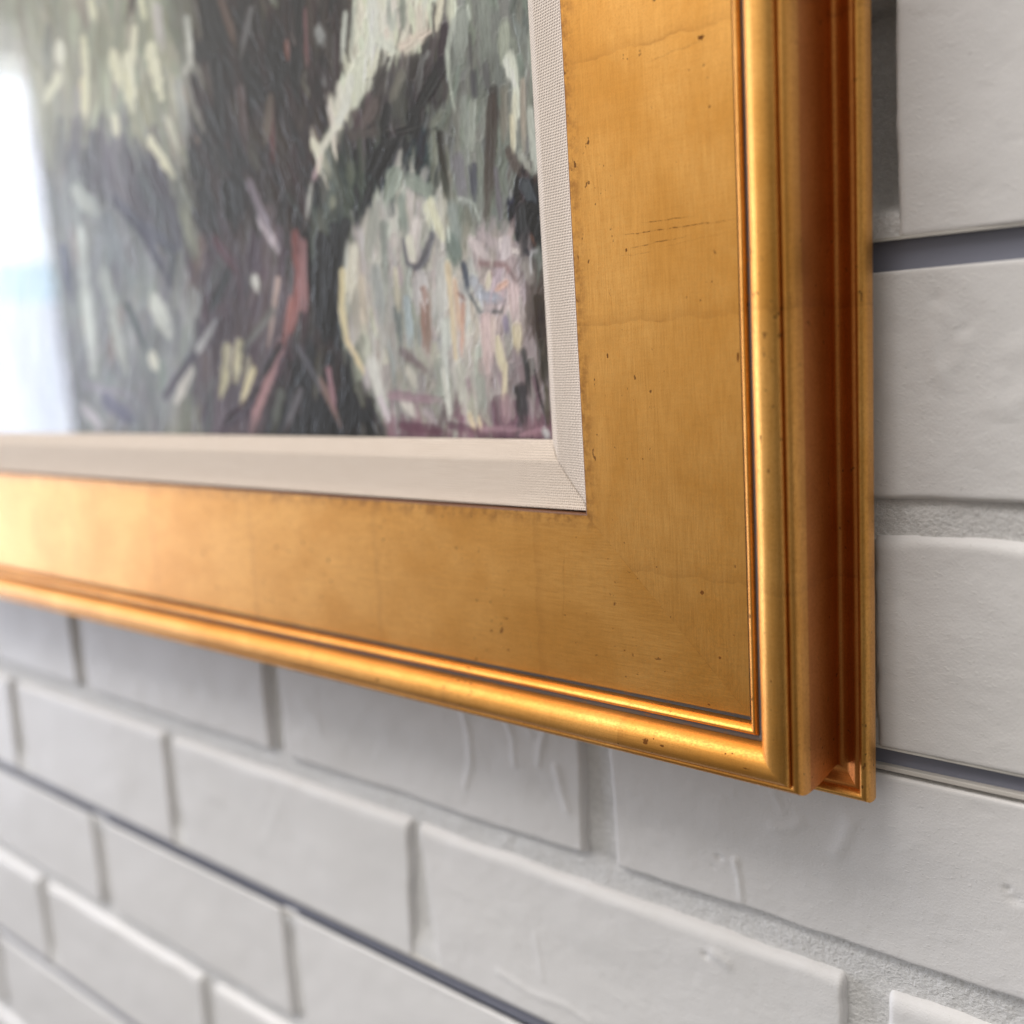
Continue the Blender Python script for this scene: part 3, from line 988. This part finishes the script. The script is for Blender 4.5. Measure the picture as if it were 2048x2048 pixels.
ACC = [(196, 194, 170), (120, 95, 100), (60, 66, 66), (178, 178, 166), (90, 100, 96), (150, 120, 100)]
N = 4200
for i in range(N):
    if i < 3000:
        x = CX1 - abs(rng.normal(0, 1)) * 190
        z = rng.uniform(CZ0, 200)
    else:
        x = rng.uniform(CX0, CX1)
        z = rng.uniform(CZ0, CZ1)
    if x < CX0:
        continue
    near = x > -150
    L = rng.uniform(6, 23) * (1.0 if near else 1.5)
    w = rng.uniform(2.0, 6.8) * (1.0 if near else 1.7)
    a = flow(float(x), float(z)) + rng.normal(0, 0.16)
    dx, dz = math.sin(a) * L, -math.cos(a) * L
    jx, jz = x + rng.normal(0, 1.3), z + rng.normal(0, 2.6)
    ii = int(np.clip((jx - CX0) / RES, 0, CWn - 1))
    jj = int(np.clip((jz - CZ0) / RES, 0, CHn - 1))
    c = base[jj, ii] * math.exp(rng.normal(0.02, 0.13))
    c = c * (1 + rng.normal(0, 0.05, 3))
    if rng.random() < 0.03:
        lum = c.mean()
        ac = lin(ACC[rng.integers(len(ACC))])
        c = c * 0.45 + 0.55 * ac * (lum / (ac.mean() + 1e-3)) ** 0.5
    c = np.clip(c, 0.005, 0.8)
    c8 = np.where(c <= 0.0031308, c * 12.92, 1.055 * c ** (1 / 2.4) - 0.055) * 255
    bend = rng.normal(0, 0.12) * L
    stroke_mm([(x - dx / 2, z - dz / 2), (x + bend, z), (x + dx / 2, z + dz / 2)], w, c8, rng.uniform(0.6, 0.95), i, 0.9)

exec_strokes = [
    # upper left foliage, cream dabs
    ((216, 214, 176), 26, (255, 125), (262, 215)), ((210, 208, 168), 22, (300, 105), (322, 190)), ((206, 204, 160), 18, (166, 80), (172, 150)),
    ((206, 202, 150), 18, (168, 165), (168, 230)), ((196, 196, 160), 26, (115, 155), (88, 200)), ((226, 226, 206), 18, (118, 100), (120, 120)),
    ((206, 204, 160), 22, (225, 110), (240, 170)), ((212, 208, 164), 18, (300, 285), (345, 350)), ((206, 204, 166), 14, (268, 60), (262, 130)),
    ((200, 198, 160), 16, (228, 240), (232, 270)), ((188, 188, 150), 16, (180, 0), (188, 40)), ((196, 196, 150), 14, (280, 0), (288, 36)),
    ((120, 122, 104), 30, (200, 60), (205, 130)), ((132, 132, 110), 20, (285, 190), (298, 260)), ((100, 104, 96), 24, (95, 60), (90, 120)),
    ((170, 172, 164), 14, (372, 40), (382, 120)), ((150, 150, 142), 14, (380, 120), (362, 150)), ((176, 176, 150), 16, (335, 240), (355, 300)),
    ((128, 130, 126), 20, (355, 170), (372, 290)), ((188, 186, 140), 12, (250, 150), (262, 200)),
    # left rocks
    ((176, 182, 176), 30, (160, 470), (168, 560), (185, 740)), ((165, 170, 164), 22, (225, 640), (250, 740)), ((176, 180, 172), 40, (310, 610), (335, 660)),
    ((150, 156, 150), 30, (150, 385), (195, 420)), ((108, 114, 118), 34, (215, 450), (240, 530)), ((74, 76, 86), 26, (255, 430), (350, 500)),
    ((64, 64, 76), 22, (230, 400), (290, 470), (340, 570)), ((150, 156, 150), 28, (210, 560), (230, 630)), ((60, 72, 70), 18, (255, 610), (290, 700)),
    ((206, 206, 190), 20, (305, 718), (312, 735)), ((120, 124, 124), 22, (130, 560), (160, 700)), ((66, 68, 92), 20, (125, 500), (140, 600)),
    ((120, 116, 126), 22, (170, 770), (260, 790)), ((84, 84, 104), 26, (210, 800), (265, 840)), ((160, 156, 162), 20, (165, 815), (200, 850)),
    ((176, 172, 164), 22, (380, 740), (352, 800)), ((66, 60, 70), 20, (330, 790), (400, 690)), ((150, 150, 150), 16, (395, 700), (430, 640)),
    # foot of the trunk
    ((158, 150, 112), 24, (452, 700), (448, 770)), ((172, 164, 118), 18, (478, 690), (470, 760)), ((140, 132, 104), 16, (495, 720), (490, 790)), ((206, 190, 130), 16, (505, 740), (480, 810)), ((170, 162, 110), 18, (450, 750), (440, 790)),
    ((60, 48, 56), 22, (520, 780), (440, 860)), ((150, 110, 110), 20, (560, 690), (520, 800), (500, 860)), ((118, 70, 66), 22, (590, 470), (600, 560), (580, 660)),
    ((128, 78, 70), 18, (580, 600), (566, 690)), ((160, 150, 156), 20, (520, 440), (555, 500)), ((176, 176, 170), 16, (508, 560), (515, 580)),
    ((112, 104, 112), 18, (500, 370), (540, 470)), ((56, 40, 44), 26, (455, 540), (420, 620)), ((84, 60, 66), 20, (430, 480), (470, 540)),
    ((48, 52, 48), 30, (455, 380), (465, 450)), ((150, 130, 122), 12, (555, 560), (535, 690)), ((40, 40, 42), 16, (560, 690), (520, 760)),
    ((100, 100, 96), 22, (545, 620), (480, 700)), ((120, 98, 90), 14, (640, 760), (680, 850)), ((132, 98, 104), 14, (655, 740), (668, 820)),
    ((86, 86, 90), 18, (600, 700), (640, 780)), ((110, 108, 112), 14, (600, 780), (570, 860)), ((96, 100, 92), 20, (560, 790), (545, 860)),
    ((60, 44, 48), 18, (610, 560), (606, 700)), ((46, 44, 44), 26, (640, 480), (640, 640)), ((128, 92, 92), 18, (604, 490), (608, 620)),
    # trunk
    ((120, 84, 74), 14, (572, 85), (574, 115)), ((92, 78, 70), 18, (440, 0), (470, 90)), ((88, 60, 58), 14, (540, 200), (545, 320)),
    ((104, 104, 104), 18, (500, 20), (480, 110)), ((50, 52, 50), 26, (430, 120), (440, 260)), ((96, 88, 78), 22, (540, 200), (530, 280)),
    ((128, 130, 128), 26, (636, 65), (645, 85)), ((112, 112, 112), 12, (636, 130), (650, 170)), ((56, 52, 52), 30, (640, 130), (600, 320)),
    ((84, 74, 72), 16, (480, 180), (490, 300)), ((50, 48, 48), 24, (600, 0), (590, 180)), ((96, 70, 70), 10, (608, 20), (612, 130)),
    # white light between trunk and branch
    ((214, 217, 207), 26, (742, 0), (745, 60), (738, 120)), ((206, 210, 190), 34, (720, 130), (712, 200)), ((214, 216, 205), 22, (700, 160), (690, 210), (660, 270)),
    ((204, 202, 186), 16, (668, 250), (645, 290), (634, 320)), ((214, 200, 186), 10, (640, 312), (632, 345)), ((210, 210, 178), 22, (745, 110), (735, 150)),
    ((140, 146, 138), 18, (775, 0), (778, 60)), ((112, 120, 110), 22, (802, 0), (806, 56)), ((150, 154, 146), 12, (790, 20), (782, 70)),
    ((198, 188, 172), 22, (836, 20), (838, 76)), ((206, 198, 164), 16, (880, 0), (872, 55)), ((200, 184, 168), 24, (800, 90), (860, 60)),
    ((190, 182, 166), 20, (810, 100), (835, 80)), ((176, 180, 168), 24, (760, 80), (790, 100)), ((140, 144, 134), 10, (705, 20), (700, 110)),
    ((170, 174, 164), 14, (688, 30), (682, 120)), ((150, 128, 132), 10, (630, 342), (624, 360)), ((140, 140, 134), 12, (620, 370), (612, 430)),
    # branch
    ((112, 110, 100), 26, (800, 150), (780, 200)), ((98, 98, 96), 16, (842, 120), (834, 180)), ((106, 96, 92), 30, (745, 210), (720, 260)),
    ((140, 142, 140), 6, (856, 105), (847, 122)), ((64, 56, 60), 24, (890, 60), (880, 130)), ((58, 56, 58), 30, (880, 130), (830, 220)),
    ((90, 84, 80), 24, (700, 270), (760, 262)), ((52, 44, 46), 12, (770, 268), (840, 250)), ((70, 68, 66), 20, (780, 120), (760, 160)),
    # teal hollow
    ((36, 56, 62), 34, (840, 270), (842, 330)), ((26, 34, 38), 26, (790, 290), (740, 380), (710, 450)), ((30, 46, 50), 24, (760, 300), (735, 360)),
    ((92, 98, 84), 24, (700, 330), (704, 360)), ((78, 86, 80), 20, (668, 370), (650, 430)), ((110, 112, 96), 14, (664, 400), (662, 415)),
    ((24, 26, 26), 26, (690, 450), (668, 560), (660, 640)), ((56, 60, 52), 16, (870, 260), (885, 340), (900, 420)),
    # right curtain of moss
    ((128, 134, 126), 30, (925, 30), (920, 120)), ((118, 124, 116), 44, (965, 20), (970, 130)), ((146, 152, 142), 14, (905, 40), (893, 100), (898, 170)),
    ((172, 180, 168), 5, (934, 10), (940, 40)), ((178, 186, 172), 4, (893, 100), (897, 160), (908, 220)), ((86, 86, 84), 10, (938, 70), (942, 140)),
    ((82, 82, 86), 18, (944, 150), (948, 205)), ((96, 96, 96), 14, (970, 130), (975, 180)), ((66, 62, 58), 20, (985, 180), (990, 250)),
    ((76, 68, 62), 26, (982, 200), (978, 330), (972, 430)), ((132, 138, 130), 22, (925, 200), (935, 300)), ((142, 148, 138), 16, (945, 210), (942, 300)),
    ((112, 110, 116), 26, (915, 320), (925, 400)), ((72, 74, 84), 16, (944, 335), (948, 400)), ((110, 106, 112), 14, (990, 340), (1000, 440)),
    ((120, 124, 112), 26, (880, 230), (860, 250)), ((150, 156, 140), 26, (1008, 50), (1005, 120)), ((196, 200, 184), 20, (1018, 110), (1030, 160), (1034, 230)),
    ((214, 218, 206), 14, (1010, 120), (1018, 150)), ((206, 204, 172), 14, (1028, 190), (1026, 300)), ((190, 180, 140), 10, (1022, 230), (1024, 300)),
    ((150, 140, 126), 12, (1044, 160), (1046, 300)), ((176, 182, 172), 16, (1060, 220), (1070, 340)), ((132, 138, 128), 16, (1060, 0), (1066, 180)),
    ((92, 98, 92), 22, (1028, 0), (1020, 30)), ((120, 116, 104), 18, (1005, 180), (1006, 280)), ((84, 74, 68), 20, (1015, 300), (1040, 350)),
    ((148, 150, 140), 14, (1040, 310), (1060, 340)), ((64, 62, 56), 14, (878, 270), (892, 360)), ((128, 132, 118), 8, (866, 265), (872, 330)),
    # dark hole on the right
    ((30, 34, 62), 20, (1022, 400), (1018, 430)), ((74, 80, 84), 22, (1050, 370), (1068, 410)), ((34, 34, 34), 16, (1060, 410), (1085, 420)),
    ((70, 72, 72), 20, (1040, 420), (1044, 470)), ((52, 50, 46), 24, (1070, 440), (1068, 490)), ((110, 80, 66), 6, (1060, 470), (1070, 490)),
    ((176, 176, 180), 5, (1056, 505), (1076, 500)), ((40, 44, 52), 12, (1050, 500), (1062, 512)),
    # round rock: top
    ((132, 142, 130), 32, (790, 350), (770, 400)), ((118, 128, 118), 30, (820, 360), (870, 390)), ((112, 122, 114), 26, (800, 400), (810, 470)),
    ((214, 212, 168), 22, (860, 405), (872, 440), (884, 475)), ((176, 176, 146), 16, (850, 415), (858, 450)), ((190, 182, 178), 26, (830, 450), (820, 520)),
    ((206, 204, 186), 16, (818, 480), (824, 520)), ((84, 84, 92), 20, (862, 470), (846, 520), (830, 538)), ((80, 82, 90), 12, (805, 480), (812, 525), (838, 540)),
    ((118, 126, 122), 34, (905, 420), (915, 500)), ((96, 108, 102), 34, (900, 480), (918, 530)), ((182, 190, 180), 6, (895, 455), (897, 480)),
    ((170, 178, 170), 5, (912, 395), (945, 405), (958, 440)), ((138, 140, 132), 28, (745, 430), (735, 520)), ((112, 118, 112), 18, (765, 450), (770, 560)),
    # round rock: left rim and body
    ((214, 194, 130), 16, (684, 545), (682, 620), (694, 690)), ((206, 180, 122), 12, (692, 680), (712, 715), (726, 745)), ((176, 172, 156), 22, (705, 500), (698, 600)),
    ((160, 150, 134), 24, (722, 560), (728, 660)), ((128, 132, 130), 24, (750, 540), (762, 640)), ((104, 112, 110), 16, (792, 620), (800, 680)),
    ((150, 164, 168), 16, (812, 600), (820, 690)), ((174, 168, 148), 12, (790, 540), (796, 620)), ((128, 104, 92), 22, (850, 600), (856, 700)),
    ((168, 164, 164), 34, (840, 560), (836, 620)), ((150, 150, 146), 26, (885, 530), (880, 640)), ((214, 186, 134), 14, (893, 530), (900, 600), (910, 715)),
    ((204, 160, 122), 12, (908, 560), (915, 620), (918, 680)), ((116, 78, 68), 8, (914, 585), (930, 600)), ((150, 112, 92), 12, (925, 610), (922, 710)),
    ((176, 176, 170), 30, (745, 730), (760, 800)), ((190, 186, 174), 26, (815, 740), (830, 770)), ((168, 172, 166), 16, (885, 650), (890, 760), (898, 830)),
    ((206, 206, 196), 10, (886, 740), (898, 825)), ((158, 158, 148), 26, (920, 740), (928, 820)), ((138, 142, 134), 22, (960, 760), (965, 830)),
    ((118, 104, 106), 20, (800, 700), (850, 740)), ((196, 190, 182), 22, (800, 795), (830, 830)), ((160, 150, 154), 20, (850, 820), (870, 845)),
    ((180, 170, 176), 18, (760, 800), (775, 835)), ((146, 120, 130), 20, (780, 790), (880, 800)), ((138, 108, 96), 12, (845, 580), (846, 690)),
    # face like rock on the right
    ((180, 168, 168), 26, (940, 480), (980, 520)), ((158, 146, 148), 22, (960, 465), (1000, 500)), ((118, 92, 92), 16, (960, 525), (1010, 530), (1030, 560)),
    ((96, 84, 84), 8, (1020, 545), (1030, 565), (1050, 535)), ((196, 186, 182), 10, (1035, 505), (1020, 500)), ((140, 134, 130), 26, (1050, 530), (1060, 560)),
    ((52, 60, 74), 12, (925, 530), (932, 560), (935, 590)), ((66, 76, 82), 8, (938, 590), (960, 625), (985, 625)), ((56, 66, 66), 9, (985, 622), (1003, 625), (1012, 600)),
    ((134, 138, 146), 22, (945, 560), (960, 590)), ((128, 132, 144), 26, (965, 590), (1000, 600)), ((216, 204, 168), 12, (978, 548), (975, 580)),
    ((196, 138, 110), 10, (1012, 565), (990, 580)), ((170, 150, 150), 26, (1025, 580), (1030, 640)), ((120, 112, 132), 14, (1010, 640), (1014, 670)),
    ((204, 186, 138), 16, (1032, 655), (1034, 700)), ((228, 212, 160), 20, (995, 680), (1005, 740)), ((224, 204, 152), 16, (1010, 730), (1006, 800)),
    ((172, 150, 148), 26, (970, 640), (975, 740)), ((186, 168, 160), 14, (985, 640), (985, 700)), ((140, 122, 126), 20, (1045, 740), (1050, 800)),
    ((70, 72, 70), 12, (1045, 700), (1052, 740), (1056, 790)), ((58, 60, 60), 24, (1040, 780), (1046, 840)), ((40, 40, 40), 5, (1068, 740), (1080, 800), (1092, 850)),
    ((64, 58, 50), 22, (1075, 600), (1082, 690)), ((70, 68, 60), 20, (1085, 690), (1092, 780)), ((88, 84, 72), 16, (1092, 780), (1096, 850)),
    ((158, 130, 136), 30, (1010, 800), (1010, 840)), ((228, 200, 146), 9, (938, 830), (950, 862)), ((232, 206, 150), 9, (955, 835), (962, 864)),
    ((96, 66, 78), 22, (800, 850), (900, 866)), ((88, 62, 74), 18, (900, 850), (1000, 874)), ((140, 106, 118), 14, (1040, 870), (1100, 855)),
    ((150, 118, 130), 16, (960, 858), (1040, 858)), ((176, 176, 178), 12, (1088, 862), (1098, 875)), ((70, 54, 62), 8, (1000, 878), (1100, 880)),
]
for rec in exec_strokes:
    c0 = np.array(rec[0], float)
    c0 = c0 + (c0.mean() - c0) * (0.30 if c0[2] < c0[1] - 25 else 0.0)
    st(tuple(c0), rec[1], *rec[2:])
# thin dry marks over everything
for i in range(260):
    x = CX1 - abs(rng.normal(0, 1)) * 110
    z = rng.uniform(CZ0, 180)
    if x < CX0:
        continue
    ii = int(np.clip((x - CX0) / RES, 0, CWn - 1))
    jj = int(np.clip((z - CZ0) / RES, 0, CHn - 1))
    c = np.clip(img[jj, ii] * math.exp(rng.normal(0.02, 0.38)), 0.008, 0.75)
    c8 = np.where(c <= 0.0031308, c * 12.92, 1.055 * c ** (1 / 2.4) - 0.055) * 255
    L = rng.uniform(2.5, 9)
    a = flow(float(x), float(z)) + rng.normal(0, 0.25)
    stroke_mm([(x, z), (x + math.sin(a) * L * 0.5 + rng.normal(0, .5), z - math.cos(a) * L * 0.5), (x + math.sin(a) * L, z - math.cos(a) * L)], rng.uniform(0.5, 1.4), c8, 0.85, i + 77, 1.2)

# wet paint drags into its neighbours, mostly downwards
for _ in range(2):
    img[1:-1] = (img[:-2] + 2 * img[1:-1] + img[2:]) / 4
k = np.zeros_like(img)
for d in range(0, 6):
    k[:CHn - d] += img[d:] * (0.5 ** (d * 0.5))
k /= sum(0.5 ** (d * 0.5) for d in range(6))
k[CHn - 6:] = img[CHn - 6:]
drag = (0.35 + 0.9 * vnoise(GX / 6, GZ / 18, 301))[..., None].clip(0, 0.85)
img = img * (1 - drag) + k * drag
img[:, 1:-1] = (img[:, :-2] + 2 * img[:, 1:-1] + img[:, 2:]) / 4
# broad light and dark passages of the brush
img *= np.exp(0.55 * vnoise(GX / 22, GZ / 34, 311) + 0.35 * vnoise(GX / 8, GZ / 15, 312))[..., None]

# canvas mesh: real relief, colour stored per vertex
xs = np.concatenate([np.arange(CX0, -450, 5.0), np.arange(-449, -150, 0.95), np.arange(-149.5, CX1, 0.5)])
zs = np.concatenate([np.arange(CZ0, 175, 0.5), np.arange(176, CZ1, 5.0)])
ii = np.clip(((xs - CX0) / RES).round().astype(int), 0, CWn - 1)
jj = np.clip(((zs - CZ0) / RES).round().astype(int), 0, CHn - 1)
X, Z = np.meshgrid(xs, zs)
Hh = hgt[np.ix_(jj, ii)]
Cc = img[np.ix_(jj, ii)]
P = np.stack([X - (OX - FW / 2), -(CD - 0.6 + 1.0 * Hh), Z - OZ], -1)
me = grid_mesh("canvas", P * MM)
attr = me.color_attributes.new("paint", 'FLOAT_COLOR', 'POINT')
ALB = 1.92
cols = np.ones((P.shape[0] * P.shape[1], 4), np.float32)
cc = np.clip(Cc.reshape(-1, 3) * ALB - (0.060 + 0.045 * np.clip(-X.reshape(-1, 1) / 330.0, 0, 1)) * np.array([1.0, 1.04, 0.98]), 0.004, None)
cc = cc * np.minimum(1.0, 0.80 / cc.max(1, keepdims=True)) ** 0.9
cols[:, :3] = np.clip(cc, 0.004, 0.9)
attr.data.foreach_set("color", cols.reshape(-1))
link("canvas", me, PAINT, pic)

gx0, gx1, gz0, gz1 = (-FW / 2 + SIGHT - 2), (FW / 2 - SIGHT + 2), SIGHT - 2, FH - SIGHT + 2
gm = bpy.data.meshes.new("glass_pane")
yy = -16.9
gm.from_pydata([(gx0 * MM, yy * MM, gz0 * MM), (gx1 * MM, yy * MM, gz0 * MM), (gx1 * MM, yy * MM, gz1 * MM), (gx0 * MM, yy * MM, gz1 * MM)], [], [(0, 1, 2, 3)])
gm.update()
link("glass_pane", gm, GLASS, pic, smooth=False)
